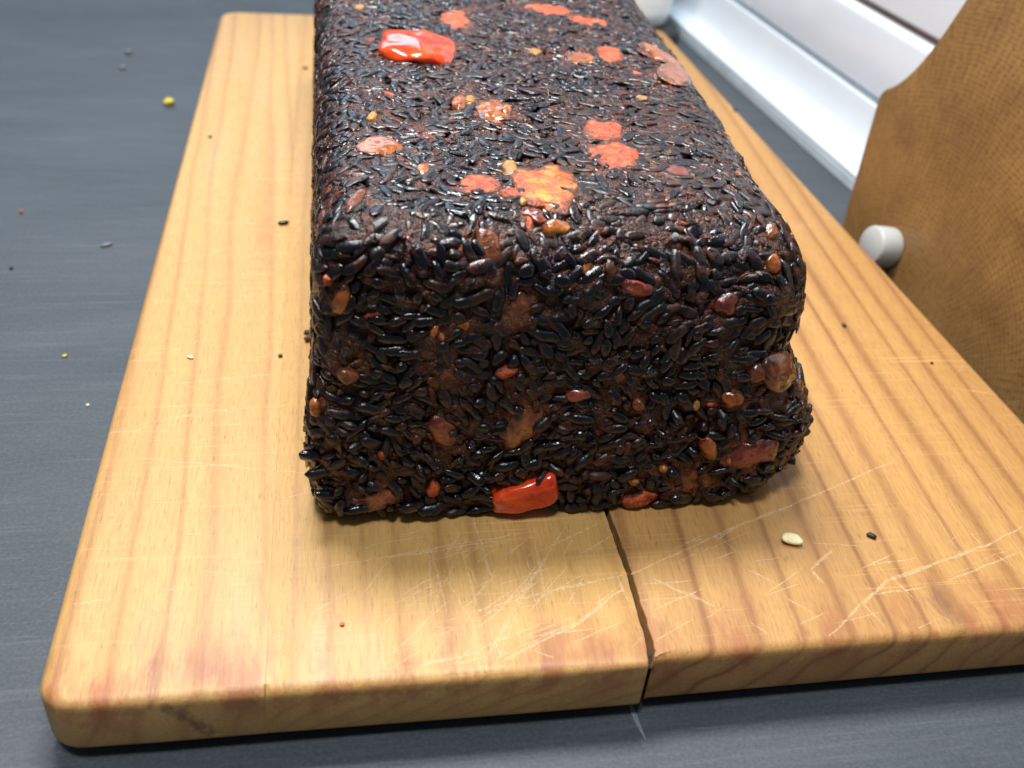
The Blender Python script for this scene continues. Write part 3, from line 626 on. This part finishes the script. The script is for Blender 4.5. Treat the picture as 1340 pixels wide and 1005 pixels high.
# vegetable pieces: (kind, u, v, length px, height px, turn deg, thickness mm, proud 0..1, label)
VEG = [
 ('red_pepper_piece', 547, 67, 92, 32, -4, 8.0, 0.44, M_RED, 5.0, 'shiny bright red pepper piece at the far left of the top'),
 ('red_pepper_piece', 686, 644, 86, 33, -4, 7.0, 0.42, M_RED, 6.0, 'glossy red pepper strip at the bottom of the near face'),
 ('pepper_chunk', 712, 243, 84, 54, -3, 5.0, 0.16, M_ORANGE, 4.0, 'largest yellow orange pepper chunk in the top'),
 ('pepper_chunk', 626, 241, 62, 26, -6, 4.0, 0.16, M_FLESH, 3.0, 'pink orange pepper chunk left of the yellow one'),
 ('pepper_chunk', 806, 205, 66, 42, -14, 4.5, 0.24, M_FLESH, 3.0, 'salmon pepper chunk right of centre on the top'),
 ('pepper_chunk', 791, 171, 54, 28, 4, 4.0, 0.22, M_FLESH, 3.0, 'salmon pepper chunk behind the other salmon one'),
 ('pepper_chunk', 886, 221, 40, 26, 10, 4.0, 0.08, M_DRED, 2.5, 'red pepper bit near the right edge of the top'),
 ('onion_piece', 882, 98, 44, 34, 30, 5.0, 0.45, M_AMBER, 2.5, 'amber onion lump on the right rim of the top'),
 ('onion_piece', 868, 76, 66, 18, 22, 4.0, 0.40, M_AMBER, 2.5, None),
 ('pepper_chunk', 798, 72, 34, 22, 0, 4.0, 0.30, M_FLESH, 2.5, None),
 ('onion_piece', 762, 76, 44, 16, 3, 3.0, 0.25, M_AMBER, 2.5, None),
 ('pepper_chunk', 765, 30, 60, 20, 14, 4.0, 0.22, M_FLESH, 2.5, None),
 ('pepper_chunk', 716, 13, 74, 20, 8, 4.0, 0.14, M_FLESH, 2.5, None),
 ('pepper_chunk', 597, 26, 42, 22, -6, 4.0, 0.30, M_FLESH, 2.5, None),
 ('onion_piece', 645, 146, 44, 26, -4, 4.5, 0.42, M_AMBER, 2.5, 'amber onion piece with a glint in the middle of the top'),
 ('onion_piece', 661, 146, 16, 14, 0, 4.0, 0.55, M_AMBER, 2.0, None),
 ('onion_piece', 601, 137, 20, 20, 0, 4.0, 0.5, M_AMBER, 2.0, None),
 ('corn_bit', 615, 133, 13, 12, 0, 3.0, 0.55, M_SEED, 2.0, None),
 ('onion_piece', 498, 192, 66, 26, -8, 4.0, 0.30, M_AMBER, 2.5, 'long amber onion piece near the left rim of the top'),
 ('onion_piece', 553, 222, 16, 16, 0, 3.0, 0.45, M_AMBER, 2.0, None),
 ('corn_bit', 667, 220, 22, 18, 0, 3.5, 0.45, M_SEED, 2.5, None),
 ('pepper_chunk', 700, 281, 42, 22, 30, 4.0, 0.2, M_DRED, 2.5, None),
 ('onion_piece', 727, 298, 40, 24, -20, 4.0, 0.3, M_AMBER, 2.5, None),
 ('onion_piece', 668, 252, 30, 12, 0, 3.0, 0.25, M_FLESH, 2.5, None),
 ('pepper_chunk', 560, 178, 46, 10, -6, 3.0, 0.15, M_DRED, 2.5, None),
 ('onion_piece', 465, 262, 16, 40, 20, 3.0, 0.4, M_ONION, 2.2, None),
 ('onion_piece', 432, 365, 12, 18, 0, 3.5, 0.45, M_FLESH, 2.0, None),
 ('onion_piece', 446, 395, 22, 40, 30, 4.0, 0.25, M_AMBER, 2.2, None),
 ('onion_piece', 640, 322, 34, 52, -16, 4.0, 0.25, M_ONION, 2.5, None),
 ('onion_piece', 680, 402, 36, 36, 30, 4.0, 0.12, M_ONION, 2.5, None),
 ('tomato_piece', 832, 376, 58, 28, 14, 4.5, 0.20, M_DRED, 2.5, 'dull dark red tomato piece in the upper near face'),
 ('tomato_piece', 950, 398, 34, 26, 0, 4.5, 0.25, M_DRED, 2.5, None),
 ('onion_piece', 1015, 486, 44, 48, 20, 9.0, 0.45, M_ONION, 2.0, 'round glossy brown onion lump at the right side of the near face'),
 ('onion_piece', 990, 488, 24, 28, 0, 6.0, 0.42, M_ONION, 2.0, None),
 ('onion_piece', 958, 520, 30, 25, 12, 5.5, 0.48, M_AMBER, 2.0, None),
 ('tomato_piece', 978, 592, 76, 36, -8, 6.0, 0.42, M_DRED, 2.4, 'largest red brown tomato piece low on the near face'),
 ('onion_piece', 926, 584, 24, 26, -25, 5.0, 0.55, M_AMBER, 2.0, None),
 ('onion_piece', 951, 597, 12, 12, 0, 4.0, 0.5, M_AMBER, 2.0, None),
 ('onion_piece', 1043, 508, 20, 18, -30, 4.0, 0.4, M_ONION, 2.2, None),
 ('onion_piece', 683, 556, 46, 76, 28, 5.0, 0.28, M_ONION, 2.5, 'large flat brown onion piece in the near face'),
 ('tomato_piece', 580, 563, 36, 48, -30, 5.0, 0.35, M_DRED, 2.5, None),
 ('onion_piece', 662, 484, 32, 14, -18, 4.0, 0.55, M_FLESH, 2.2, None),
 ('tomato_piece', 757, 516, 40, 16, -4, 4.0, 0.35, M_DRED, 2.4, None),
 ('onion_piece', 836, 650, 54, 17, -5, 4.5, 0.45, M_FLESH, 2.4, 'thin pale orange strip at the foot of the near face'),
 ('onion_piece', 905, 632, 52, 40, -20, 4.0, 0.12, M_ONION, 2.4, None),
 ('onion_piece', 490, 655, 70, 22, -5, 5.0, 0.28, M_ONION, 2.4, None),
 ('onion_piece', 455, 492, 30, 22, 30, 4.0, 0.35, M_ONION, 2.2, None),
 ('onion_piece', 416, 531, 11, 27, -10, 4.0, 0.5, M_AMBER, 2.0, None),
 ('onion_piece', 500, 592, 15, 15, 0, 4.0, 0.55, M_FLESH, 2.0, None),
 ('onion_piece', 566, 638, 18, 22, 10, 4.0, 0.5, M_FLESH, 2.4, None),
 ('onion_piece', 568, 432, 11, 22, 20, 3.5, 0.5, M_AMBER, 2.0, None),
 ('onion_piece', 605, 424, 20, 15, 30, 3.5, 0.5, M_AMBER, 2.0, None),
 ('onion_piece', 578, 438, 10, 14, 0, 3.0, 0.5, M_AMBER, 2.0, None),
 ('onion_piece', 764, 352, 34, 18, -20, 4.0, 0.35, M_AMBER, 2.2, None),
 ('onion_piece', 582, 496, 26, 22, -30, 3.0, 0.2, M_ONION, 2.4, None),
 ('onion_piece', 835, 528, 20, 18, 0, 4.0, 0.45, M_ONION, 2.0, None),
 ('seed', 828, 627, 15, 12, 50, 2.6, 0.6, M_SEED, 2.0, None),
 ('seed', 867, 612, 13, 9, -30, 2.6, 0.6, M_AMBER, 2.0, None),
 ('seed', 487, 156, 14, 11, 10, 2.6, 0.6, M_SEED, 2.0, None),
 ('seed', 471, 12, 12, 9, 10, 2.6, 0.6, M_SEED, 2.0, None),
 ('seed', 684, 266, 12, 10, 10, 2.6, 0.6, M_SEED, 2.0, None),
 ('seed', 910, 530, 9, 12, 10, 2.6, 0.6, M_SEED, 2.0, None),
 ('seed', 840, 129, 16, 7, 0, 2.6, 0.4, M_SEED, 2.0, None),
 ('seed', 700, 68, 17, 8, 10, 2.6, 0.35, M_SEED, 2.0, None),
 ('seed', 883, 311, 10, 9, 10, 2.6, 0.6, M_PALE, 2.0, None),
 ('onion_piece', 1010, 300, 16, 26, 10, 4.0, 0.3, M_ONION, 2.2, None),
 ('onion_piece', 922, 356, 18, 16, 0, 4.0, 0.3, M_AMBER, 2.2, None),
 ('onion_piece', 1012, 345, 18, 28, 10, 4.0, 0.3, M_AMBER, 2.2, None),
]
foot = []          # (centre, t, b, la, lb) footprints the grains keep clear of
RIGHT, DOWN = RT[0], RT[1]
for i, (nm, u, v, lp_, hp_, ang, th, proud, mat, boxy, lab) in enumerate(VEG):
    p, n = hit(u, v); dist = np.linalg.norm(p-CAM); mpp = dist/FPX
    vd = (p-CAM)/dist
    ca, sa = math.cos(math.radians(ang)), math.sin(math.radians(ang))
    ax = RIGHT*ca+DOWN*sa
    t = ax-n*(ax@n); fa = np.linalg.norm(t-vd*(t@vd)); t /= np.linalg.norm(t); b = np.cross(n, t)
    ka = max(0.62 if n[2] < 0.5 else 0.35, np.linalg.norm(t-vd*(t@vd))); kb = max(0.62 if n[2] < 0.5 else 0.28, np.linalg.norm(b-vd*(b@vd)))
    la, lb = lp_*mpp/ka/2, hp_*mpp/kb/2
    sub = 4 if lp_ > 40 else 3
    Vv, Ff = lump(sub, (la, lb, th/2000), 31+i*3, boxy, 0.16 if mat is not M_RED else 0.07, 0.05 if mat is not M_RED else 0.02)
    if mat is M_RED:            # a curled strip with a crease across it
        Vv[:, 1] += Vv[:, 0]*0.16*(1 if v > 300 else -0.05); Vv[:, 1] *= 1-0.18*np.clip(-Vv[:, 0]/la, 0, 1)
        Vv += 0.00045*np.stack([vnoise(Vv, 240, 71+k) for k in range(3)], 1); k2 = sstep(la*0.20, la*0.36, Vv[:, 0]) if v < 300 else 0*Vv[:, 0]
        Vv[:, 2] -= 0.0011*k2*(Vv[:, 2] > 0); Vv[:, 1] *= 1-0.10*k2; Vv[:, 2] -= 0.0006*np.exp(-((Vv[:, 0]-la*0.22)/(la*0.06))**2)*(Vv[:, 2] > 0)*(v < 300)
    c = p+n*(proud-0.5)*th/1000
    W = c+Vv[:, :1]*t+Vv[:, 1:2]*b+Vv[:, 2:]*n
    if mat is not M_RED: W = W+n*(0.00045*vnoise(W, 380, 61)+0.00030*vnoise(W, 900, 62))[:, None]+b*(0.0004*vnoise(W, 420, 63))[:, None]
    if mat is not M_RED and n[2] > 0.5:       # pressed level with the crust
        nw = np.tile(n, (len(W), 1)); ov = sdf(W)-low(W, nw)-0.0003-0.00035*vnoise(W, 300, 64); W = W-n*np.where(ov > 0, ov*0.38, 0)[:, None]
    W[:, 2] = np.maximum(W[:, 2], 0.0004)
    o = np_obj(nm, W-np.array([0.11, 0.19, 0.0]), Ff, mat, loaf)
    ra = o.data.attributes.new('rim', 'FLOAT', 'POINT'); ra.data.foreach_set('value', np.clip((Vv[:, 0]/la)**2+(Vv[:, 1]/lb)**2, 0, 1.3).astype(np.float32))
    if lab: o['label'] = lab
    foot.append((p, t, b, la, lb, proud))

sauce = np.zeros(len(BV))
for p, t, b, la, lb, proud in foot:
    d = BV-p; q = np.sqrt(((d@t)/(la+0.0022))**2+((d@b)/(lb+0.0022))**2+(np.linalg.norm(d, axis=1)/0.03)**4)
    sauce = np.maximum(sauce, 0.8*np.clip(1.35-q, 0, 1)*min(1, la/0.004))
BODY.data.attributes.new('sauce', 'FLOAT', 'POINT').data.foreach_set('value', sauce.astype(np.float32))
# rice grains
def grain_mesh(seg, rings, seed, bend=0.12):
    r_ = np.random.default_rng(seed); V, F = [], []
    ph = r_.random()*6
    for i in range(rings+1):
        s = -1+2*i/rings; s = math.copysign(abs(s)**0.85, s)
        rad = max(0.0, 1-abs(s)**(2.6+r_.random()*0.5))**0.55
        if i in (0, rings): rad = 0.10
        for k in range(seg):
            a = 2*math.pi*k/seg; g = 1+0.12*math.cos(3*a+ph)+0.07*math.cos(4*a+2*ph)+r_.normal()*0.04
            V.append((s, rad*g*math.cos(a)+bend*(s*s-0.4), rad*g*math.sin(a)))
    for i in range(rings):
        for k in range(seg): F.append((i*seg+k, i*seg+(k+1) % seg, (i+1)*seg+(k+1) % seg, (i+1)*seg+k))
    c0, c1 = len(V), len(V)+1; V += [(-1.02, bend*0.6, 0), (1.02, bend*0.6, 0)]
    for k in range(seg):
        F.append((c0, (k+1) % seg, k, k)); F.append((c1, rings*seg+k, rings*seg+(k+1) % seg, rings*seg+(k+1) % seg))
    return np.array(V), F
def split_tris(V, F):
    T = []
    for f in F:
        if f[2] == f[3]: T.append(f[:3])
        else: T += [(f[0], f[1], f[2]), (f[0], f[2], f[3])]
    return V, np.array(T)
HI = [split_tris(*grain_mesh(9, 8, 100+k, b)) for k, b in enumerate((0.05, 0.12, 0.2, -0.1, 0.0, 0.15, 0.28, -0.2))]
LO = [split_tris(*grain_mesh(6, 5, 200+k, b)) for k, b in enumerate((0.05, 0.12, 0.2, -0.1))]

# scatter sites on the body (area weighted, thinned)
tri_c = BV[BF].mean(1); e1 = BV[BF[:, 1]]-BV[BF[:, 0]]; e2 = BV[BF[:, 3]]-BV[BF[:, 0]]
ar = np.linalg.norm(np.cross(e1, e2), axis=1); fn = grad(tri_c)
ar = ar*(tri_c[:, 2] > 0.0012)*(fn[:, 2] > -0.5); ar /= ar.sum()
pick = rng.choice(len(ar), 52000, p=ar)
SP = tri_c[pick]+rng.normal(size=(len(pick), 3))*0.0004; SP = SP-grad(SP)*sdf(SP)[:, None]; SN = grad(SP); TP = toprate(SN)
cell, dmin = {}, np.where(TP > 0.5, 0.00215, 0.00225)
acc = []
for i in range(len(SP)):
    k = tuple((SP[i]/0.0024).astype(int)); ok = True
    for a in (-1, 0, 1):
        for b in (-1, 0, 1):
            for c in (-1, 0, 1):
                for j in cell.get((k[0]+a, k[1]+b, k[2]+c), ()):
                    if np.sum((SP[j]-SP[i])**2) < dmin[i]**2: ok = False; break
                if not ok: break
            if not ok: break
        if not ok: break
    if ok: cell.setdefault(k, []).append(i); acc.append(i)
acc = np.array(acc)
# leave clear ground over vegetable pieces
clear = np.ones(len(acc), bool)
for p, t, b, la, lb, proud in foot:
    n = np.cross(t, b); d = SP[acc]-p; kk = 0.95 if proud > 0.39 else (0.52 if n[2] > 0.5 else 0.66); q = ((d@t)/(la*kk+0.0004))**2+((d@b)/(lb*kk+0.0004))**2
    clear &= ~((q < 1) & (np.abs(np.linalg.norm(d, axis=1)) < 0.03))
acc = acc[clear]
# some stretches are bare paste
bare = vnoise(SP[acc], 75, 21)*0.6+vnoise(SP[acc], 180, 22)*0.5
acc = acc[bare < np.where(TP[acc] > 0.3, 0.62, 0.50)]
N = len(acc); P, Nn, Tp = SP[acc], SN[acc], TP[acc]
angf = vnoise(P, 70, 31)*1.5+vnoise(P, 160, 32)*0.8
frs = []
hl = np.where(rng.random(N) < 0.22, rng.uniform(0.0012, 0.0021, N), rng.uniform(0.0023, 0.0036, N)); hw = rng.uniform(0.00100, 0.00148, N); ht = hw*rng.uniform(0.72, 0.95, N)
big = (SP[acc][:, 2] < 0.02) & (Tp < 0.5); hl[big] *= 1.08; hw[big] *= 1.05
DD = low(P, Nn); PR = press(P, Nn); FR = np.maximum(frontness(P)*(1-Tp), 0)
for i in range(N):
    ang = angf[i]+rng.normal()*(0.45+0.75*(1-FR[i]))
    t, b, n = frame(Nn[i], ang)
    til = rng.normal()*(0.28*FR[i]+0.10) 
    if Tp[i] < 0.5 and PR[i] > 0.002 and rng.random() < 0.16: til = rng.choice([-1, 1])*rng.uniform(0.6, 1.1)
    t2 = t*math.cos(til)+n*math.sin(til); n2 = n*math.cos(til)-t*math.sin(til)
    ro = rng.normal()*0.5; b2 = b*math.cos(ro)+n2*math.sin(ro); n3 = n2*math.cos(ro)-b*math.sin(ro)
    out = (rng.uniform(-0.75, 0.55) if FR[i] > 0.5 else rng.uniform(-0.95, 0.15))*ht[i]
    c = P[i]+Nn[i]*(DD[i]+out)
    lowest = c[2]-abs(t2[2])*hl[i]-abs(b2[2])*hw[i]*0.7-abs(n3[2])*ht[i]*0.7
    if lowest < 0.0002: c = c+np.array([0, 0, 0.0002-lowest])
    frs.append((c, t2, b2, n3))
sl = []
for u, v, a in SLIP:
    p, n = hit(u, v-6); t = np.array([math.cos(a), 0.25, -math.sin(a)*0.7]); t /= np.linalg.norm(t)
    n2 = n-t*(n@t); n2 /= np.linalg.norm(n2); c = p+n*0.0009; c[2] = max(c[2], 0.0014+abs(t[2])*0.0034)
    frs.append((c, t, np.cross(n2, t), n2)); sl.append(n)
ns = len(SLIP); hl = np.r_[hl, np.full(ns, 0.0038)]; hw = np.r_[hw, np.full(ns, 0.0015)]; ht = np.r_[ht, np.full(ns, 0.0014)]
Nn = np.r_[Nn, np.array(sl)]; Tp = np.r_[Tp, np.zeros(ns)]; DD = np.r_[DD, np.zeros(ns)]; PR = np.r_[PR, np.full(ns, 0.01)]
Cc = np.array([f[0] for f in frs])
dv = CAM-Cc; dist = np.linalg.norm(dv, axis=1); facing = (dv*Nn).sum(1)/dist
cc = (Cc-CAM)@RT.T; uu = cc[:, 0]/cc[:, 2]*FPX+CX; vv = cc[:, 1]/cc[:, 2]*FPX+CY
inf = (uu > 0) & (uu < 1340) & (vv > 0) & (vv < 1005)
score = np.where(inf, np.clip(facing, 0, 1)*hl*hw/dist**2*np.where(Tp > 0.5, 0.45, 1.0), 0)
order = np.argsort(-score); top = order[:300]
def settle(i, V):
    """world shape of grain i, pressed level with the crust"""
    c, t, b, n = frs[i]; W = c+V[:, :1]*t*hl[i]+V[:, 1:2]*b*hw[i]+V[:, 2:]*n*ht[i]
    W = W+Nn[i]*(0.00026*vnoise(W, 620, 51)+0.00012*vnoise(W, 1300, 53))[:, None]+b*(0.00024*vnoise(W, 520, 52))[:, None]
    over = sdf(W)-DD[i]-PR[i]
    W = W-Nn[i]*np.where(over > 0, over*0.86, 0)[:, None]
    W[:, 2] = np.maximum(W[:, 2], 0.0002); return W
L0 = np.array([0.11, 0.19, 0.0])
for q, i in enumerate(top):
    V, T = HI[q % 8]; W = settle(i, V); c = W.mean(0)
    o = np_obj('rice_grain', W-c, T, M_RICE, loaf); o.location = tuple(c-L0)
def merge(name, items, mat, parent, off):
    Vs, Fs, b0 = [], [], 0
    for V, T in items: Vs.append(V); Fs.append(T+b0); b0 += len(V)
    o = np_obj(name, np.concatenate(Vs)-off, np.concatenate(Fs), mat, parent); return o
rest = []
for i in order[300:]:
    V, T = (HI[i % 8] if score[i] > 0 else LO[i % 4])
    rest.append((settle(i, V), T))
ro = merge('rice_crust', rest, M_RICE, loaf, L0); ro['kind'] = 'stuff'

# paste crumbs and fibres between the grains
crumbs = {0: [], 1: [], 2: []}
pk = rng.choice(len(ar), 3600, p=ar)
for q, i in enumerate(pk):
    p, n = tri_c[i], fn[i]; t, b, n = frame(n, rng.random()*6.3); tp = float(toprate(n[None])[0])
    s = rng.uniform(0.0004, 0.0013)*(1.0 if tp < .5 else 0.9)
    V, T = lump(2 if s > 0.0006 else 1, (s*rng.uniform(0.8, 2.4), s*rng.uniform(0.6, 1.1), s*0.5), 900+q, 2.6, 0.42, 0.2)
    c = p+n*(disp(p[None], n[None])[0]+(rng.uniform(-0.4, 0.3) if tp < .5 else rng.uniform(-0.5, 0.0))*s)
    c[2] = max(c[2], s*0.7)
    crumbs[0 if rng.random() < 0.93 else (1 if rng.random() < 0.75 else 2)].append((c+V[:, :1]*t+V[:, 1:2]*b+V[:, 2:]*n, T))
for k, mat, nm in ((0, M_BIT, 'paste_crust'), (1, M_ONION, 'onion_mince'), (2, M_AMBER, 'spice_grit')):
    merge(nm, crumbs[k], mat, loaf, L0)['kind'] = 'stuff'
smears = []
for q, i in enumerate(rng.choice(len(ar), 1300, p=ar)):
    p, n = tri_c[i], fn[i]
    if any(((p-f[0])@f[1]/(f[3]*1.1))**2+((p-f[0])@f[2]/(f[4]*1.1))**2 < 1 and np.linalg.norm(p-f[0]) < 0.02 for f in foot[:2]): continue
    t, b, n = frame(n, rng.random()*6.3); s = rng.uniform(0.0009, 0.0024); tp = float(toprate(n[None])[0])
    V, T = lump(2, (s*rng.uniform(0.9, 1.9), s*rng.uniform(0.4, 0.9), 0.00055), 4900+q, 2.0, 0.5, 0.3)
    c = p+n*(low(p[None], n[None])[0]+(rng.uniform(-0.0002, 0.0007) if tp < 0.5 else rng.uniform(-0.0004, 0.00015)))
    W = c+V[:, :1]*t+V[:, 1:2]*b+V[:, 2:]*n; W[:, 2] = np.maximum(W[:, 2], 0.0003); smears.append((W, T))
merge('paste_smear', smears, M_PASTE, loaf, L0)['kind'] = 'stuff'
for nm, mat, cnt in (('pepper_mince', M_FLESH, 120), ('onion_mince', M_ONION, 110)):
    its = []; rims = []
    for q, i in enumerate(rng.choice(len(ar), cnt, p=ar)):
        p, n = tri_c[i], fn[i]; t, b, n = frame(n, rng.random()*6.3); s = rng.uniform(0.0007, 0.0021)
        V, T = lump(2, (s*rng.uniform(1.0, 1.8), s*rng.uniform(0.5, 0.9), 0.0008), 2900+q, 2.4, 0.45, 0.25)
        c = p+n*(disp(p[None], n[None])[0]-0.00045); W = c+V[:, :1]*t+V[:, 1:2]*b+V[:, 2:]*n; W[:, 2] = np.maximum(W[:, 2], 0.0004)
        its.append((W, T)); rims.append(np.full(len(V), rng.uniform(0.5, 1.2)))
    o = merge(nm, its, mat, loaf, L0); o['kind'] = 'stuff'
    o.data.attributes.new('rim', 'FLOAT', 'POINT').data.foreach_set('value', np.concatenate(rims).astype(np.float32))
def tube(path, r, seg=5):
    V, F = [], []; n = len(path)
    for i, p in enumerate(path):
        t = path[min(i+1, n-1)]-path[max(i-1, 0)]; a, b, _ = frame(t/np.linalg.norm(t), 0); rr = r*(0.35+0.65*math.sin(math.pi*(0.08+0.84*i/(n-1))))
        for k in range(seg): V.append(p+a*rr*math.cos(2*math.pi*k/seg)+b*rr*math.sin(2*math.pi*k/seg))
    for i in range(n-1):
        for k in range(seg):
            q = (i*seg+k, i*seg+(k+1) % seg, (i+1)*seg+(k+1) % seg, (i+1)*seg+k); F += [(q[0], q[1], q[2]), (q[0], q[2], q[3])]
    return np.array(V), np.array(F)
fib = []
pk = rng.choice(len(ar), 80, p=ar)
for i in pk:
    p, n = tri_c[i], fn[i]; t, b, n = frame(n, rng.random()*6.3); L = rng.uniform(0.003, 0.008); cv = rng.normal()*0.25
    path = [p+t*L*(s-0.5)+b*L*cv*(s-0.5)**2*4+n*(0.0004+0.0007*math.sin(math.pi*s)) for s in np.linspace(0, 1, 8)]
    path = [np.array([a[0], a[1], max(a[2], 0.0005)]) for a in path]
    fib.append(tube(path, rng.uniform(0.00008, 0.00018)))
merge('onion_fibre', fib, M_ONION, loaf, L0)['kind'] = 'stuff'

# ------------------------------------------------------------------ loose bits lying about
def bit(name, u, v, z, size, ang, mat, label, cat, boxy=2.3, rough=0.25, group=None, sub=3):
    p = on_z(u, v, z); V, T = lump(sub, size, int(u+v) % 97, boxy, rough, 0.08)
    V[:, 2] -= V[:, 2].min(); V[:, 2] += 0.00005
    ca, sa = math.cos(ang), math.sin(ang)
    V = np.c_[V[:, 0]*ca-V[:, 1]*sa, V[:, 0]*sa+V[:, 1]*ca, V[:, 2]]
    o = np_obj(name, V, T, mat); o.location = tuple(p); return tag(o, label, cat, group or ('crumbs scattered on the worktop' if z < 0 else 'crumbs scattered on the cutting board'))
def loose_grain(u, v, ang, s, label):
    p = on_z(u, v); V, T = HI[2]
    o = np_obj('loose_rice_grain', V*np.array([0.0034, 0.0014, 0.0012])*s, T, M_RICE); o.location = (p[0], p[1], 0.0014*s); o.rotation_euler = (0, 0, ang)
    return tag(o, label, 'rice grain')
loose_grain(371, 294, 0.25, 0.60, 'single black rice grain on the pale wood left of the loaf')
# pale kidney shaped pepper seed
p = on_z(1035, 710); V, T = ICO[3]; V = V.copy(); V = V*np.array([0.0026, 0.0019, 0.0009])
V[:, 1] += -0.0011*(V[:, 0]/0.003)**2+0.0004; V[:, 2] += 0.0005*(V[:, 0]/0.003)**2; V[:, 2] += 0.0008
V *= (1+0.10*vnoise(V/0.003, 2.0, 4))[:, None]; V[:, 2] -= V[:, 2].min()-0.0001
o = np_obj('pepper_seed', V, T, M_CREAM); o.location = tuple(p); o.rotation_euler = (0, 0, -0.35)
tag(o, 'cream kidney shaped seed on the board in front of the loaf', 'seed')
bit('burnt_crumb', 1140, 703, 0, (0.0012, 0.0007, 0.0005), -0.9, M_BLK, 'small black crumb right of the cream seed', 'crumb')
bit('burnt_crumb', 367, 467, 0, (0.0006, 0.0006, 0.0004), 0, M_BLK, 'tiny round black speck on pale wood nearest the left side of the loaf', 'crumb')
bit('burnt_crumb', 275, 180, 0, (0.0008, 0.0007, 0.0004), 0, M_BLK, 'tiny dark speck near the far left edge of the board', 'crumb')
bit('burnt_crumb', 400, 90, 0, (0.0013, 0.0008, 0.0005), 0.2, M_BLK, 'dark speck between the loaf and the far end of the board', 'crumb')
bit('burnt_crumb', 403, 437, 0, (0.0013, 0.0006, 0.0006), 0.1, M_BLK, 'black flake touching the left side of the loaf', 'crumb')
bit('onion_crumb', 402, 447, 0, (0.0009, 0.0008, 0.0008), 0.5, M_BIT, 'brown crumb beside the black flake at the left foot of the loaf', 'crumb')
bit('burnt_crumb', 1104, 427, 0, (0.0006, 0.0010, 0.0004), 0.2, M_BLK, 'dark speck on the wood to the right of the loaf', 'crumb')
bit('burnt_crumb', 1219, 476, 0, (0.0005, 0.0005, 0.0003), 0.2, M_BIT, 'faint brown speck close to the right edge of the board', 'crumb')
bit('burnt_crumb', 962, 145, 0, (0.0011, 0.0011, 0.0005), 0.2, M_BLK, 'blurred dark speck on the far right strip of the board', 'crumb')
bit('pepper_crumb', 448, 818, 0, (0.0005, 0.0004, 0.0003), 0.2, M_ORANGE, 'tiny orange speck on the front part of the board', 'crumb')
bit('pale_crumb', 249, 469, 0, (0.0009, 0.0005, 0.0004), -0.3, M_CREAM, 'whitish flake on the left part of the board', 'crumb')
bit('yellow_crumb', 222, 138, -TH, (0.0026, 0.0018, 0.0016), 0.1, M_YEL, 'bright yellow crumb on the dark worktop left of the board', 'crumb')
bit('pale_crumb', 168, 70, -TH, (0.0017, 0.0014, 0.0009), 0.1, M_PALE, 'pale crumb on the worktop, farthest from the camera', 'crumb')
bit('pale_crumb', 160, 90, -TH, (0.0013, 0.0012, 0.0008), 0.1, M_PALE, 'pale crumb just in front of the farthest one', 'crumb')
bit('lint_flake', 140, 322, -TH, (0.0022, 0.0007, 0.0005), 0.5, M_PALE, 'curled whitish lint flake on the worktop', 'flake')
bit('yellow_crumb', 85, 467, -TH, (0.0007, 0.0006, 0.0004), 0.5, M_YEL, 'tiny yellow green speck on the worktop left of the board', 'crumb')
bit('pale_crumb', 115, 531, -TH, (0.0005, 0.0004, 0.0003), 0.5, M_CREAM, 'tiny white dot on the worktop beside the board', 'crumb')
bit('onion_crumb', 28, 278, -TH, (0.0008, 0.0008, 0.0005), 0.5, M_AMBER, 'tiny amber speck at the left border of the worktop', 'crumb')
bit('burnt_crumb', 15, 352, -TH, (0.0006, 0.0006, 0.0004), 0.5, M_BLK, 'tiny black speck at the left border of the worktop', 'crumb')
# whitish scrape on the worktop in front of the split
pts = [on_z(u, v, -TH) for u, v in ((822, 913), (828, 930), (835, 948), (845, 968))]
V, F = [], []
for i, p in enumerate(pts):
    wv = (0.00025, 0.0006, 0.0005, 0.0001)[i]; V += [p+[wv, 0, 0.00006], p+[-wv, 0, 0.00006]]
o = link_mesh('worktop_scrape', V, [(2*i, 2*i+1, 2*i+3, 2*i+2) for i in range(3)], m_plain('chalky_scrape', (0.17, 0.20, 0.225), 0.7, 0.15, 900))
tag(o, 'short whitish scrape on the dark worktop before the crack', 'scrape')
print('grains', N)
